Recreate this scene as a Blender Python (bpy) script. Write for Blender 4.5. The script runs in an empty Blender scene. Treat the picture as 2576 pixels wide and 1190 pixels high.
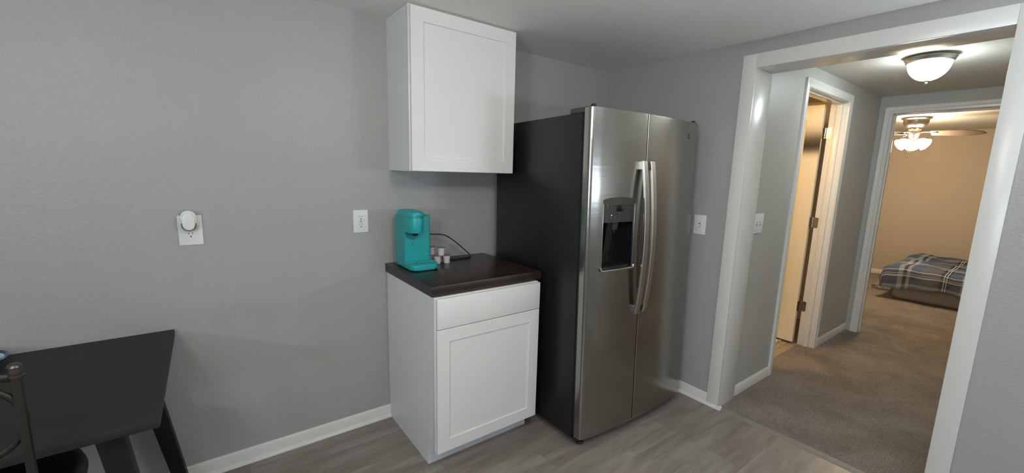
import bpy, bmesh, math, random
from mathutils import Vector, Matrix
R = math.radians
rnd = random.Random(7)
scene = bpy.context.scene
C = bpy.context.scene.collection

# ------------------------------------------------------------------ camera
CX, CY, CZ = -2.5454, -2.2896, 1.4488
YAW, PITCH, ROLL, FPX, PX, PY = 37.497, -9.4248, 1.7078, 1064.636, 20.32, 13.85
cam = bpy.data.cameras.new('camera'); camo = bpy.data.objects.new('camera', cam); C.objects.link(camo)
a, b, c = R(YAW), R(PITCH), R(ROLL)
F = Vector((math.sin(a)*math.cos(b), math.cos(a)*math.cos(b), math.sin(b)))
RR = Vector((math.cos(a), -math.sin(a), 0)); UU = RR.cross(F)
R2 = RR*math.cos(c) + UU*math.sin(c); U2 = -RR*math.sin(c) + UU*math.cos(c)
camo.matrix_world = Matrix(((R2.x, U2.x, -F.x, CX), (R2.y, U2.y, -F.y, CY), (R2.z, U2.z, -F.z, CZ), (0, 0, 0, 1)))
cam.sensor_width = 36; cam.sensor_fit = 'HORIZONTAL'; cam.lens = 36*FPX/2576
cam.shift_x = -PX/2576; cam.shift_y = PY/2576; cam.clip_start = 0.02
scene.camera = camo

# ------------------------------------------------------------------ view, world
scene.view_settings.view_transform = 'Standard'; scene.view_settings.look = 'None'
scene.view_settings.exposure = -0.12; scene.view_settings.gamma = 1.0
scene.view_settings.use_curve_mapping = False
w = bpy.data.worlds.new('sky'); scene.world = w; w.use_nodes = True
bg = w.node_tree.nodes['Background']; bg.inputs[0].default_value = (0.55, 0.72, 1.0, 1); bg.inputs[1].default_value = 2.6

# light strengths (all in one place)
KITCHEN_LAMP = 44.0      # emission of the kitchen's ceiling domes
DINING_LAMP = 44.0
HALL_LAMP = 50.0
BED_SHADE = 145.0
BATH_LAMP = 105.0
WIN_FILL_LEFT = 48.0           # fill added at the left wall's window, tilted up to brighten the ceiling (W)
WIN_FILL_RIGHT = 30.0         # the same at the right wall's window (W)

def area(name, loc, rot, sx, sy, watts, col):
    l = bpy.data.lights.new(name, 'AREA'); l.shape = 'RECTANGLE'; l.size = sx; l.size_y = sy
    l.energy = watts; l.color = col
    o = bpy.data.objects.new(name, l); o.location = loc; o.rotation_euler = rot; C.objects.link(o); return o
area('daylight_fill_left', (-4.50, -3.12, 1.45), (0, R(-125), 0), .10, .95, WIN_FILL_LEFT, (0.78, 0.89, 1.0))  # bluish fill added at each window, aimed up at the ceiling
area('daylight_fill_right', (-.06, -3.1, 1.40), (0, R(138), 0), .12, .85, WIN_FILL_RIGHT, (0.76, 0.88, 1.0))

# ------------------------------------------------------------------ materials
def mat(name, col=(.5, .5, .5), rough=.5, metal=0., spec=.5, emit=None, estr=0., trans=0., coat=0.):
    m = bpy.data.materials.new(name); m.use_nodes = True
    p = m.node_tree.nodes['Principled BSDF']
    p.inputs['Base Color'].default_value = (*col, 1); p.inputs['Roughness'].default_value = rough
    p.inputs['Metallic'].default_value = metal; p.inputs['Specular IOR Level'].default_value = spec
    p.inputs['Transmission Weight'].default_value = trans; p.inputs['Coat Weight'].default_value = coat
    if emit: p.inputs['Emission Color'].default_value = (*emit, 1); p.inputs['Emission Strength'].default_value = estr
    return m
class NT:
    def __init__(s, m): s.t = m.node_tree; s.p = s.t.nodes['Principled BSDF']
    def n(s, typ, **kw):
        x = s.t.nodes.new(typ)
        for k, v in kw.items(): setattr(x, k, v)
        return x
    def l(s, a_, b_): s.t.links.new(a_, b_)
    def coord(s, which='Object', scale=(1, 1, 1), rot=(0, 0, 0)):
        tc = s.n('ShaderNodeTexCoord'); mp = s.n('ShaderNodeMapping')
        mp.inputs['Scale'].default_value = scale; mp.inputs['Rotation'].default_value = rot
        s.l(tc.outputs[which], mp.inputs['Vector']); return mp.outputs['Vector']
    def noise(s, vec, sc, detail=3, rough=.5, dist=0.):
        x = s.n('ShaderNodeTexNoise'); x.inputs['Scale'].default_value = sc; x.inputs['Detail'].default_value = detail
        x.inputs['Roughness'].default_value = rough; x.inputs['Distortion'].default_value = dist
        s.l(vec, x.inputs['Vector']); return x.outputs['Fac']
    def ramp(s, fac, stops, interp='LINEAR'):
        x = s.n('ShaderNodeValToRGB'); x.color_ramp.interpolation = interp
        e = x.color_ramp.elements
        while len(e) < len(stops): e.new(.5)
        for i, (pos, col) in enumerate(stops):
            e[i].position = pos; e[i].color = (*col, 1) if len(col) == 3 else col
        s.l(fac, x.inputs['Fac']); return x.outputs['Color']
    def bump(s, h, strength, dist):
        x = s.n('ShaderNodeBump'); x.inputs['Strength'].default_value = strength; x.inputs['Distance'].default_value = dist
        s.l(h, x.inputs['Height']); s.l(x.outputs['Normal'], s.p.inputs['Normal'])
    def math(s, op, a_, b_=None, c_=None):
        x = s.n('ShaderNodeMath', operation=op)
        for i, v in enumerate((a_, b_, c_)):
            if v is None: continue
            if isinstance(v, (int, float)): x.inputs[i].default_value = v
            else: s.l(v, x.inputs[i])
        return x.outputs[0]
    def mix(s, fac, a_, b_, blend='MIX'):
        x = s.n('ShaderNodeMix', data_type='RGBA', blend_type=blend)
        for i, v in ((0, fac), (6, a_), (7, b_)):
            if isinstance(v, (int, float)): x.inputs[i].default_value = v
            elif isinstance(v, tuple): x.inputs[i].default_value = (*v, 1)
            else: s.l(v, x.inputs[i])
        return x.outputs[2]

def plaster(name, col, rough, sc=80, strength=.6, dist=.004):
    m = mat(name, col, rough, spec=.45); k = NT(m); v = k.coord()
    n1 = k.noise(v, sc, 3, .55, .6); n2 = k.noise(v, sc*2.6, 2, .5)
    h = k.math('ADD', k.math('SMOOTH_MIN', n1, .56, .1), k.math('MULTIPLY', n2, .25))
    k.bump(h, strength, dist); return m
M_wall = plaster('textured_grey_wall_paint', (.405, .395, .38), .36)
M_wallhall = plaster('textured_grey_hall_paint', (.47, .465, .435), .4)
M_wallbed = plaster('cream_bedroom_paint', (.54, .46, .36), .6, strength=.35)
M_wallbath = plaster('cream_bathroom_paint', (.70, .60, .46), .5, strength=.3)
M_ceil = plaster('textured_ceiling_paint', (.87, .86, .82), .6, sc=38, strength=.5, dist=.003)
M_ceil_dimmed = plaster('textured_ceiling_paint_dimmed', (.66, .65, .60), .6, sc=38, strength=.4, dist=.003)  # darker copy of the ceiling paint; dimmer light put into its colour
M_trim = mat('white_trim_gloss', (.74, .73, .69), .28)
M_cab = mat('white_cabinet_paint', (.775, .765, .73), .35)
M_cabside = mat('white_cabinet_side_laminate', (.76, .765, .73), .42)
M_toe = mat('blue_shaded_toe_kick', (.66, .68, .72), .45)  # white board with the bluish shade put into its colour
M_black = mat('black_plastic', (.012, .012, .013), .35)
M_dark = mat('dark_gap_black', (.01, .01, .01), .7)
M_plate = mat('white_wall_plate', (.80, .79, .77), .3)
M_slot = mat('slot_black', (.01, .01, .01), .8)
M_nickel = mat('brushed_nickel', (.55, .52, .47), .28, 1.)
M_nickel_dark = mat('antique_nickel', (.33, .30, .26), .3, 1.)
M_bronze = mat('dark_bronze_metal', (.035, .029, .024), .48, .6)
M_teal = mat('teal_plastic', (.014, .36, .365), .36)
M_teald = mat('dark_teal_shade_and_print', (.010, .24, .25), .5)  # darker teal for painted recess shade, the lid seam and slot, and lettering
M_cup = mat('white_pod_plastic', (.62, .58, .60), .4)
M_foil = mat('mauve_foil_lid', (.38, .16, .24), .35, .3)
M_grey_pl = mat('dark_grey_panel', (.030, .030, .027), .4)
M_disp = mat('glossy_black_cavity', (.008, .008, .009), .12)
M_screen = mat('black_display_screen', (.004, .004, .004), .1)
M_led = mat('white_indicator_light', (.9, .9, .9), .4, emit=(.9, 1, .95), estr=3)
M_icon = mat('pale_panel_print', (.11, .11, .10), .5)
M_glasswhite = None
M_door = mat('cream_door_paint', (.78, .70, .53), .55)
M_cushion = mat('black_seat_vinyl', (.006, .006, .006), .45)
M_floorbath = None

# steel
M_steel = mat('brushed_stainless_steel', (.35, .335, .305), .25, 1.); k = NT(M_steel)
v = k.coord(scale=(2.0, 2.0, 160)); n = k.noise(v, 3, 4, .6)
k.l(k.math('ADD', k.math('MULTIPLY', n, .12), .16), k.p.inputs['Roughness'])
v2 = k.coord(scale=(1.2, 1.2, 14)); n2 = k.noise(v2, 1.6, 2, .5, .4)
k.bump(k.math('ADD', n2, k.math('MULTIPLY', n, .05)), .12, .004)
k.p.inputs['Anisotropic'].default_value = .4
M_handle = mat('satin_steel_handle', (.50, .48, .45), .3, 1.)
M_case = mat('charcoal_fridge_side', (.012, .012, .013), .38); k = NT(M_case)
k.bump(k.noise(k.coord(), 220, 2), .25, .001)

# vinyl planks running along X
M_plank = mat('grey_vinyl_plank', (.3, .28, .26), .36); k = NT(M_plank)
v = k.coord()
br = k.n('ShaderNodeTexBrick'); br.offset = .37; br.squash = 1
for nm, val in (('Scale', 1.), ('Mortar Size', .0007), ('Mortar Smooth', .1), ('Bias', 0.), ('Brick Width', 1.22), ('Row Height', .182)): br.inputs[nm].default_value = val
br.inputs['Color1'].default_value = (0, 0, 0, 1); br.inputs['Color2'].default_value = (1, 1, 1, 1); br.inputs['Mortar'].default_value = (.5, .5, .5, 1)
k.l(v, br.inputs['Vector'])
plank_rnd = k.n('ShaderNodeSeparateColor'); k.l(br.outputs['Color'], plank_rnd.inputs[0]); pr = plank_rnd.outputs[0]
off = k.n('ShaderNodeCombineXYZ'); k.l(k.math('MULTIPLY', pr, 37.), off.inputs[0]); k.l(k.math('MULTIPLY', pr, 11.), off.inputs[2])
add = k.n('ShaderNodeVectorMath', operation='ADD'); k.l(v, add.inputs[0]); k.l(off.outputs[0], add.inputs[1])
def vs(vec, sc):
    x = k.n('ShaderNodeVectorMath', operation='MULTIPLY'); k.l(vec, x.inputs[0]); x.inputs[1].default_value = sc; return x.outputs[0]
g1 = k.noise(vs(add.outputs[0], (1.4, 9, 1)), 1.5, 5, .6, .8)
g2 = k.noise(vs(add.outputs[0], (3, 60, 1)), 2, 3, .6, .3)
g3 = k.noise(vs(add.outputs[0], (2.2, 16, 1)), 1.6, 5, .7, 1.6)
colr = k.ramp(k.math('ADD', k.math('MULTIPLY', g1, .75), k.math('MULTIPLY', g2, .25)), [(.28, (.165, .136, .116)), (.5, (.265, .228, .202)), (.72, (.385, .345, .315))])
tint = k.mix(k.math('MULTIPLY', pr, .55), colr, k.mix(1., colr, (.80, .76, .73), 'MULTIPLY'))
crack = k.ramp(g3, [(.0, (1, 1, 1)), (.30, (.42, .38, .34)), (.36, (1, 1, 1))])
tint = k.mix(.8, tint, crack, 'MULTIPLY')
seam = k.mix(br.outputs['Fac'], tint, (.12, .10, .088))
k.l(seam, k.p.inputs['Base Color'])
k.bump(k.math('SUBTRACT', k.math('MULTIPLY', g2, .3), br.outputs['Fac']), .25, .0015)

M_carpet = mat('beige_carpet_pile', (.3, .25, .2), .95, spec=.1); k = NT(M_carpet); v = k.coord()
n1 = k.noise(v, 250, 3, .7); n2 = k.noise(v, 3.2, 3, .6, .5); n3 = k.noise(v, 60, 3, .6)
base = k.ramp(n1, [(.32, (.21, .178, .150)), (.5, (.43, .375, .325)), (.66, (.66, .59, .52))])
k.l(k.mix(1., base, k.ramp(n2, [(.35, (.80, .78, .75)), (.65, (1.08, 1.07, 1.06))]), 'MULTIPLY'), k.p.inputs['Base Color'])
k.bump(k.math('ADD', n1, k.math('MULTIPLY', n3, .8)), 1., .012)

M_counter = mat('espresso_butcher_block', (.02, .012, .01), .3, spec=.6); k = NT(M_counter)
n = k.noise(k.coord(scale=(3, 16, 16)), 2.5, 3, .5, .3)
k.l(k.ramp(n, [(.3, (.012, .007, .006)), (.7, (.036, .018, .013))]), k.p.inputs['Base Color'])
k.l(k.math('ADD', k.math('MULTIPLY', n, .2), .2), k.p.inputs['Roughness'])
M_table = mat('dark_grey_wood_tabletop', (.035, .032, .028), .55, spec=.25); k = NT(M_table)
n = k.noise(k.coord(scale=(2, 26, 26)), 4, 4, .6)
k.l(k.ramp(n, [(.3, (.019, .018, .016)), (.7, (.027, .026, .023))]), k.p.inputs['Base Color'])
M_leg = mat('dark_walnut_table_wood', (.009, .0065, .0055), .5, spec=.3)
M_strip = mat('taupe_transition_vinyl', (.24, .215, .185), .5)
M_tile = mat('tan_vinyl_tile', (.42, .33, .22), .4); k = NT(M_tile)
br = k.n('ShaderNodeTexBrick'); br.offset = 0
for nm, val in (('Scale', 1.), ('Mortar Size', .004), ('Brick Width', .3), ('Row Height', .3)): br.inputs[nm].default_value = val
br.inputs['Color1'].default_value = (.46, .36, .24, 1); br.inputs['Color2'].default_value = (.36, .27, .17, 1); br.inputs['Mortar'].default_value = (.22, .17, .11, 1)
k.l(k.coord(), br.inputs['Vector']); k.l(br.outputs['Color'], k.p.inputs['Base Color'])
M_rug = mat('white_bath_mat', (.8, .77, .7), .95); k = NT(M_rug); k.bump(k.noise(k.coord(), 150, 3), .8, .006)
M_blade = mat('grey_brown_fan_blade', (.13, .10, .08), .5)
M_bag = mat('clear_crinkled_plastic', (.95, .93, .92), .12, trans=.9, spec=.6)
M_matt = mat('taupe_flocked_mattress', (.32, .29, .25), .85)
M_blind = mat('white_blind_slat', (.8, .8, .8), .4)
M_pane = mat('window_glass', (1, 1, 1), .0, trans=1.)
def glow(name, col, st):
    return mat(name, (.9, .9, .9), .4, emit=col, estr=st)
M_domek = glow('lit_kitchen_dome_glass', (1., .94, .865), KITCHEN_LAMP)
M_domed = glow('lit_dining_dome_glass', (.95, .98, 1.), DINING_LAMP)
M_domeh = glow('lit_hall_dome_glass', (.88, .98, 1.), HALL_LAMP)
M_domeb = glow('lit_bathroom_dome_glass', (1., .60, .22), BATH_LAMP)
M_shade = glow('lit_fan_shade_glass', (1., .78, .52), BED_SHADE)

# plaid from the cloth's own UV (metres)
M_plaid = mat('blue_grey_plaid_cloth', (.1, .1, .12), .9, spec=.15); k = NT(M_plaid)
tc = k.n('ShaderNodeTexCoord'); sp = k.n('ShaderNodeSeparateXYZ'); k.l(tc.outputs['UV'], sp.inputs[0])
def stripes(x_, per, stops):
    f = k.math('FRACT', k.math('DIVIDE', x_, per)); return k.ramp(f, stops, 'CONSTANT')
W_, N_, G_, B_, L_ = (.78, .77, .74), (.014, .018, .034), (.125, .128, .13), (.075, .10, .165), (.36, .38, .42)
A_ = stripes(sp.outputs[0], .56, [(0, G_), (.30, N_), (.345, W_), (.36, N_), (.385, W_), (.40, N_), (.43, B_), (.62, L_), (.70, N_), (.76, L_), (.82, B_)])
B2 = stripes(sp.outputs[1], .46, [(0, B_), (.18, N_), (.34, L_), (.46, G_), (.66, W_), (.70, N_), (.72, W_), (.735, G_), (.80, W_), (.815, B_)])
tw = k.math('GREATER_THAN', k.math('FRACT', k.math('MULTIPLY', k.math('ADD', sp.outputs[0], sp.outputs[1]), 160.)), .5)
k.l(k.mix(.5, A_, B2), k.p.inputs['Base Color'])
k.bump(k.noise(k.coord('UV'), 9, 3, .5, .4), .4, .02)

# ceramic pattern
M_cer = mat('blue_floral_ceramic', (.02, .03, .12), .12, coat=.5); k = NT(M_cer); v = k.coord()
vo = k.n('ShaderNodeTexVoronoi'); vo.inputs['Scale'].default_value = 38; k.l(v, vo.inputs['Vector'])
vo2 = k.n('ShaderNodeTexVoronoi'); vo2.inputs['Scale'].default_value = 17; k.l(v, vo2.inputs['Vector'])
c1 = k.ramp(vo.outputs['Distance'], [(0, (.55, .70, .78)), (.42, (.40, .62, .70)), (.5, (.015, .03, .14))])
c2 = k.ramp(vo2.outputs['Distance'], [(0, (.05, .30, .22)), (.25, (.60, .72, .80)), (.42, (.0, .0, .0))])
ln = k.n('ShaderNodeVectorMath', operation='LENGTH')
sx = k.n('ShaderNodeVectorMath', operation='MULTIPLY'); k.l(v, sx.inputs[0]); sx.inputs[1].default_value = (1, 1, 0); k.l(sx.outputs[0], ln.inputs[0])
rim = k.math('GREATER_THAN', ln.outputs['Value'], .101)
k.l(k.mix(rim, k.mix(.5, c1, c2, 'LIGHTEN'), (.012, .018, .09)), k.p.inputs['Base Color'])

# ------------------------------------------------------------------ mesh helpers
def box(bm, lo, hi, bev=0., seg=2):
    lo = list(lo); hi = list(hi)
    for i in range(3):
        if lo[i] > hi[i]: lo[i], hi[i] = hi[i], lo[i]
    vs_ = [bm.verts.new((x, y, z)) for x in (lo[0], hi[0]) for y in (lo[1], hi[1]) for z in (lo[2], hi[2])]
    idx = [(0, 1, 3, 2), (4, 6, 7, 5), (0, 4, 5, 1), (2, 3, 7, 6), (0, 2, 6, 4), (1, 5, 7, 3)]
    fs = [bm.faces.new([vs_[i] for i in f]) for f in idx]
    if bev:
        es = list({e for f in fs for e in f.edges})
        bmesh.ops.bevel(bm, geom=es, offset=bev, segments=seg, profile=.5, affect='EDGES')
    return bm
def prism(bm, pts, axis, lo, hi, bev=0., seg=1):
    """closed outline (2 coords) extruded along axis from lo to hi"""
    def P(u, v_, t):
        return {'x': (t, u, v_), 'y': (u, t, v_), 'z': (u, v_, t)}[axis]
    A0 = [bm.verts.new(P(u, v_, lo)) for u, v_ in pts]; B0 = [bm.verts.new(P(u, v_, hi)) for u, v_ in pts]
    n_ = len(pts)
    f1 = bm.faces.new(A0); f2 = bm.faces.new(B0)
    for i in range(n_): bm.faces.new((A0[i], A0[(i+1) % n_], B0[(i+1) % n_], B0[i]))
    if bev:
        es = list(f1.edges) + list(f2.edges)
        bmesh.ops.bevel(bm, geom=es, offset=bev, segments=seg, profile=.5, affect='EDGES')
    return bm
def lathe(bm, prof, ctr=(0, 0, 0), n=32, rot=None):
    rings = []
    M = rot or Matrix.Identity(3); ctr = Vector(ctr)
    for r, z in prof:
        if r < 1e-6: rings.append([bm.verts.new(ctr + M @ Vector((0, 0, z)))])
        else: rings.append([bm.verts.new(ctr + M @ Vector((r*math.cos(2*math.pi*i/n), r*math.sin(2*math.pi*i/n), z))) for i in range(n)])
    for A0, B0 in zip(rings, rings[1:]):
        for i in range(n):
            j = (i+1) % n
            if len(A0) == 1 and len(B0) == 1: continue
            if len(A0) == 1: bm.faces.new((A0[0], B0[j], B0[i]))
            elif len(B0) == 1: bm.faces.new((A0[i], A0[j], B0[0]))
            else: bm.faces.new((A0[i], A0[j], B0[j], B0[i]))
    return bm
def catmull(pts, k_=6, closed=False):
    P = [Vector(p) for p in pts]; out = []; n_ = len(P)
    for i in range(n_ if closed else n_-1):
        g = (lambda j: P[j % n_]) if closed else (lambda j: P[max(0, min(n_-1, j))])
        p0, p1, p2, p3 = g(i-1), g(i), g(i+1), g(i+2)
        for s in range(k_):
            t = s/k_
            out.append(.5*((2*p1)+(p2-p0)*t+(2*p0-5*p1+4*p2-p3)*t*t+(3*p1-p0-3*p2+p3)*t**3))
    if not closed: out.append(P[-1])
    return out
def tube(bm, pts, r, n=10, closed=False, flat=None):
    """flat=(w,h) gives an elliptical/rect-like section"""
    P = [Vector(p) for p in pts]; rings = []; up = Vector((0, 0, 1)); m_ = len(P)
    prev = None
    for i, p in enumerate(P):
        if closed: t = P[(i+1) % m_]-P[i-1]
        else: t = P[min(i+1, m_-1)]-P[max(i-1, 0)]
        t.normalize()
        if prev is None:
            s = t.cross(up) if abs(t.z) < .95 else t.cross(Vector((0, 1, 0)))
        else: s = prev - t*prev.dot(t)
        s.normalize(); prev = s; q = s.cross(t)
        rr = r[i] if isinstance(r, (list, tuple)) else r
        a1, a2 = (rr, rr) if not flat else flat
        rings.append([bm.verts.new(p + s*a1*math.cos(2*math.pi*j/n) + q*a2*math.sin(2*math.pi*j/n)) for j in range(n)])
    for i in range(m_ if closed else m_-1):
        A0, B0 = rings[i], rings[(i+1) % m_]
        for j in range(n): bm.faces.new((A0[j], A0[(j+1) % n], B0[(j+1) % n], B0[j]))
    if not closed:
        bm.faces.new(rings[0]); bm.faces.new(rings[-1])
    return bm
def wpos(o):
    p = Vector((0, 0, 0))
    while o: p += o.location; o = o.parent
    return p
def obj(name, bm, m, parent=None, smooth=35, local=False, label=None, mats=None):
    bmesh.ops.recalc_face_normals(bm, faces=bm.faces[:])
    if parent is not None and not local:
        bmesh.ops.translate(bm, vec=-wpos(parent), verts=bm.verts[:])
    me = bpy.data.meshes.new(name); bm.to_mesh(me); bm.free()
    me.materials.append(m)
    for x in mats or []: me.materials.append(x)
    if smooth:
        me.polygons.foreach_set('use_smooth', [True]*len(me.polygons)); me.set_sharp_from_angle(angle=R(smooth))
    o = bpy.data.objects.new(name, me); C.objects.link(o)
    if parent is not None: o.parent = parent
    if label: o['label'] = label
    return o
def B(): return bmesh.new()
def tag(o, label, cat, group=None):
    o['label'] = label; o['category'] = cat
    if group: o['group'] = group
    return o
def thing(name, loc, label, cat, group=None, rot=None):
    o = bpy.data.objects.new(name, None); C.objects.link(o); o.location = loc; o.empty_display_size = .1
    if rot: o.rotation_euler = rot
    return tag(o, label, cat, group)
def struct(name, bm, m, parent=None, smooth=35, **kw):
    o = obj(name, bm, m, parent, smooth, **kw)
    if parent is None: o['kind'] = 'structure'
    return o
def base_origin(o, loc):
    """put a single-mesh thing's origin at its base"""
    o.data.transform(Matrix.Translation(-Vector(loc))); o.location = loc; return o
def textmesh(name, s, size, m, parent, loc, rot, extr=.0004, align='CENTER'):
    cu = bpy.data.curves.new(name, 'FONT'); cu.body = s; cu.size = size; cu.extrude = extr; cu.align_x = align; cu.align_y = 'CENTER'
    t = bpy.data.objects.new(name, cu); C.objects.link(t)
    bpy.context.view_layer.update()
    me = bpy.data.meshes.new_from_object(t.evaluated_get(bpy.context.evaluated_depsgraph_get()))
    bpy.data.objects.remove(t); me.name = name; me.materials.clear(); me.materials.append(m)
    o = bpy.data.objects.new(name, me); C.objects.link(o); o.parent = parent; o.location = loc; o.rotation_euler = rot
    return o
def arc(cx, cy, r, a0, a1, n=6, ry=None):
    ry = ry or r
    return [(cx+r*math.cos(R(a0+(a1-a0)*i/n)), cy+ry*math.sin(R(a0+(a1-a0)*i/n))) for i in range(n+1)]
def rrect(x0, x1, y0, y1, r, n=5):
    return arc(x1-r, y1-r, r, 0, 90, n)+arc(x0+r, y1-r, r, 90, 180, n)+arc(x0+r, y0+r, r, 180, 270, n)+arc(x1-r, y0+r, r, 270, 360, n)

# ------------------------------------------------------------------ dimensions
H = 2.206; HH = 2.212
XL, YF = -4.55, -4.35          # left and front walls of the kitchen
WT = .1962                      # thickness of the wall with the cased opening
OY0, OY1, OZ = -1.0978, -2.0507, 2.0574
YH = -1.0731; YHB = -.955       # hall left wall faces
XE, XB0, XBW = 2.4799, 2.60, 6.1132
YHR = -2.085
BX0, BX1, BZ = .8127, 1.6394, 2.068
EY0, EY1, EZ = -1.1742, -1.965, 2.0581
BY0, BY1 = .75, -3.1            # bedroom extents in y
ZB = .07

# ------------------------------------------------------------------ setting: kitchen
def slab(name, lo, hi, m, **kw): return struct(name, box(B(), lo, hi), m, smooth=None, **kw)
slab('floor', (XL-.1, YF-.1, -.1), (.02, .1, 0), M_plank)
slab('floor_carpet', (.02, YHR-.1, -.1), (XB0-.08, -.965, .002), M_carpet)
slab('floor_bedroom_carpet', (XB0-.08, BY1-.1, -.1), (XBW+.1, -.965, .002), M_carpet)
slab('floor_bedroom', (XB0-.08, -.965, -.1), (XBW+.1, BY0+.1, .002), M_carpet)
slab('floor_bathroom', (WT-.1, -.965, -.1), (2.52, .85, 0), M_tile)
slab('ceiling', (XL-.1, YF-.1, H), (.05, .1, H+.1), M_ceil)
slab('ceiling_hall', (.05, -2.2, HH), (2.55, -1.0, HH+.1), M_ceil_dimmed)
slab('ceiling_bathroom', (.1, -1.0, HH), (2.55, .85, HH+.1), M_ceil)
slab('ceiling_bedroom', (2.55, BY1-.1, HH), (XBW+.1, BY0+.1, HH+.1), M_ceil_dimmed)
slab('wall_back', (XL-.1, 0, 0), (.0, .1, H), M_wall)
# right wall with cased opening
WF = (-3.55, -2.65, .95, 1.82)
bm = B(); box(bm, (0, OY0+.019, 0), (WT, .85, HH)); box(bm, (0, WF[1], 0), (WT, OY1-.019, HH)); box(bm, (0, OY1-.019, OZ+.019), (WT, OY0+.019, HH))
box(bm, (0, YF, 0), (WT, WF[0], HH)); box(bm, (0, WF[0], 0), (WT, WF[1], WF[2])); box(bm, (0, WF[0], WF[3]), (WT, WF[1], HH))
struct('wall_right', bm, M_wall, smooth=None)
# left wall with window
WL = (-3.65, -2.6, 1.0, 1.9)
bm = B(); box(bm, (XL-.1, YF, 0), (XL, WL[0], H)); box(bm, (XL-.1, WL[1], 0), (XL, 0, H)); box(bm, (XL-.1, WL[0], 0), (XL, WL[1], WL[2])); box(bm, (XL-.1, WL[0], WL[3]), (XL, WL[1], H))
struct('wall_left', bm, M_wall, smooth=None)
bm = B(); box(bm, (XL-.1, YF-.1, 0), (WT, YF, H))
struct('wall_front', bm, M_wall, smooth=None)
# windows: frame, sash bar, glass, blind
def window(name, axis, pos, lo, hi, z0, z1, sgn):
    def bx(bm, u0, u1, d0, d1, za, zb, bev=.002):
        if axis == 'x': box(bm, (pos+d0*sgn, u0, za), (pos+d1*sgn, u1, zb), bev)
        else: box(bm, (u0, pos+d0*sgn, za), (u1, pos+d1*sgn, zb), bev)
    bm = B()
    bx(bm, lo-.06, lo, -.0, .016, z0-.06, z1+.06); bx(bm, hi, hi+.06, 0, .016, z0-.06, z1+.06)
    bx(bm, lo, hi, 0, .016, z1, z1+.06); bx(bm, lo-.02, hi+.02, 0, .04, z0-.03, z0)
    bx(bm, lo, hi, -.08, -.06, (z0+z1)/2-.02, (z0+z1)/2+.02)
    fr = struct(name, bm, M_trim)
    bm = B(); bx(bm, lo, hi, -.073, -.069, z0, z1, 0); obj('window_pane', bm, M_pane, fr, None)
    bm = B(); n_ = int((z1-z0)/.045)
    for i in range(n_):
        z = z0+.02+i*.045
        if axis == 'x': vv = [(pos-.05*sgn, lo+.005, z+.01), (pos-.05*sgn, hi-.005, z+.01), (pos-.015*sgn, hi-.005, z-.01), (pos-.015*sgn, lo+.005, z-.01)]
        else: vv = [(lo+.005, pos-.05*sgn, z+.01), (hi-.005, pos-.05*sgn, z+.01), (hi-.005, pos-.015*sgn, z-.01), (lo+.005, pos-.015*sgn, z-.01)]
        q = [bm.verts.new(p) for p in vv]; q2 = [bm.verts.new((p[0], p[1], p[2]-.002)) for p in vv]
        bm.faces.new(q); bm.faces.new(q2)
        for j in range(4): bm.faces.new((q[j], q[(j+1) % 4], q2[(j+1) % 4], q2[j]))
    obj('blind', bm, M_blind, fr, None)
window('window_1', 'x', XL, WL[0], WL[1], WL[2], WL[3], 1)
window('window_2', 'x', 0, WF[0], WF[1], WF[2], WF[3], -1)

# baseboards with bevelled top; shoe moulding in the kitchen
def board_prof(): return [(0, 0), (.012, 0), (.012, ZB-.010), (.005, ZB), (0, ZB)]
def shoe_prof(): return [(.012, 0)]+arc(.012, 0, .017, 0, 90, 5)
def run_x(name, x0, x1, y, sg, shoe=False, z0=0.):
    bm = B(); prism(bm, [(y+sg*d, z0+z) for d, z in board_prof()], 'x', x0, x1)
    if shoe: prism(bm, [(y+sg*d, z0+z) for d, z in shoe_prof()], 'x', x0, x1)
    return struct(name, bm, M_trim)
def run_y(name, y0, y1, x, sg, shoe=False, z0=0., m=None):
    bm = B(); prism(bm, [(x+sg*d, z0+z) for d, z in board_prof()], 'y', y0, y1)
    if shoe: prism(bm, [(x+sg*d, z0+z) for d, z in shoe_prof()], 'y', y0, y1)
    return struct(name, bm, m or M_trim)
run_x('baseboard_back', XL, -1.7262, 0, -1, True)
run_x('baseboard_back_corner', -1.1, -.012, 0, -1, False)
CW = .0747
run_y('baseboard_right', OY0+CW, -.012, 0, -1, False)
run_y('baseboard_right_near', YF, OY1-CW, 0, -1, False)
run_y('baseboard_left', YF, -.012, XL, 1, True)
run_x('baseboard_front', XL+.012, -.012, YF, 1, True)
# shoe along the right wall, in front of the casing foot, returning into the opening
bm = B(); prism(bm, [(-(d), z) for d, z in shoe_prof()], 'y', OY0-.014, -.012)
prism(bm, [(OY0-.004-(d-.012), z) for d, z in shoe_prof()], 'x', -.026, .012)
struct('trim_shoe_moulding', bm, M_trim)

# cased opening: flat casing on the kitchen side + jamb lining
bm = B()
box(bm, (-.015, OY0, 0), (0, OY0+CW, OZ+CW), .0015); box(bm, (-.015, OY1-CW, 0), (0, OY1, OZ+CW), .0015); box(bm, (-.015, OY1, OZ), (0, OY0, OZ+CW), .0015)
struct('trim_opening_casing', bm, M_trim)
bm = B()
box(bm, (-.001, OY0, 0), (WT+.001, OY0+.0185, OZ+.018), .001); box(bm, (-.001, OY1-.0185, 0), (WT+.001, OY1, OZ+.018), .001); box(bm, (-.001, OY1, OZ), (WT+.001, OY0, OZ+.0185), .001)
struct('trim_opening_jamb', bm, M_trim)
# transition strip between planks and carpet
bm = B(); prism(bm, [(-.012, 0), (-.010, .003), (-.002, .006), (.016, .009), (.034, .007), (.042, 0)], 'y', OY1+.001, OY0-.001)
struct('trim_floor_transition', bm, M_strip)

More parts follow.
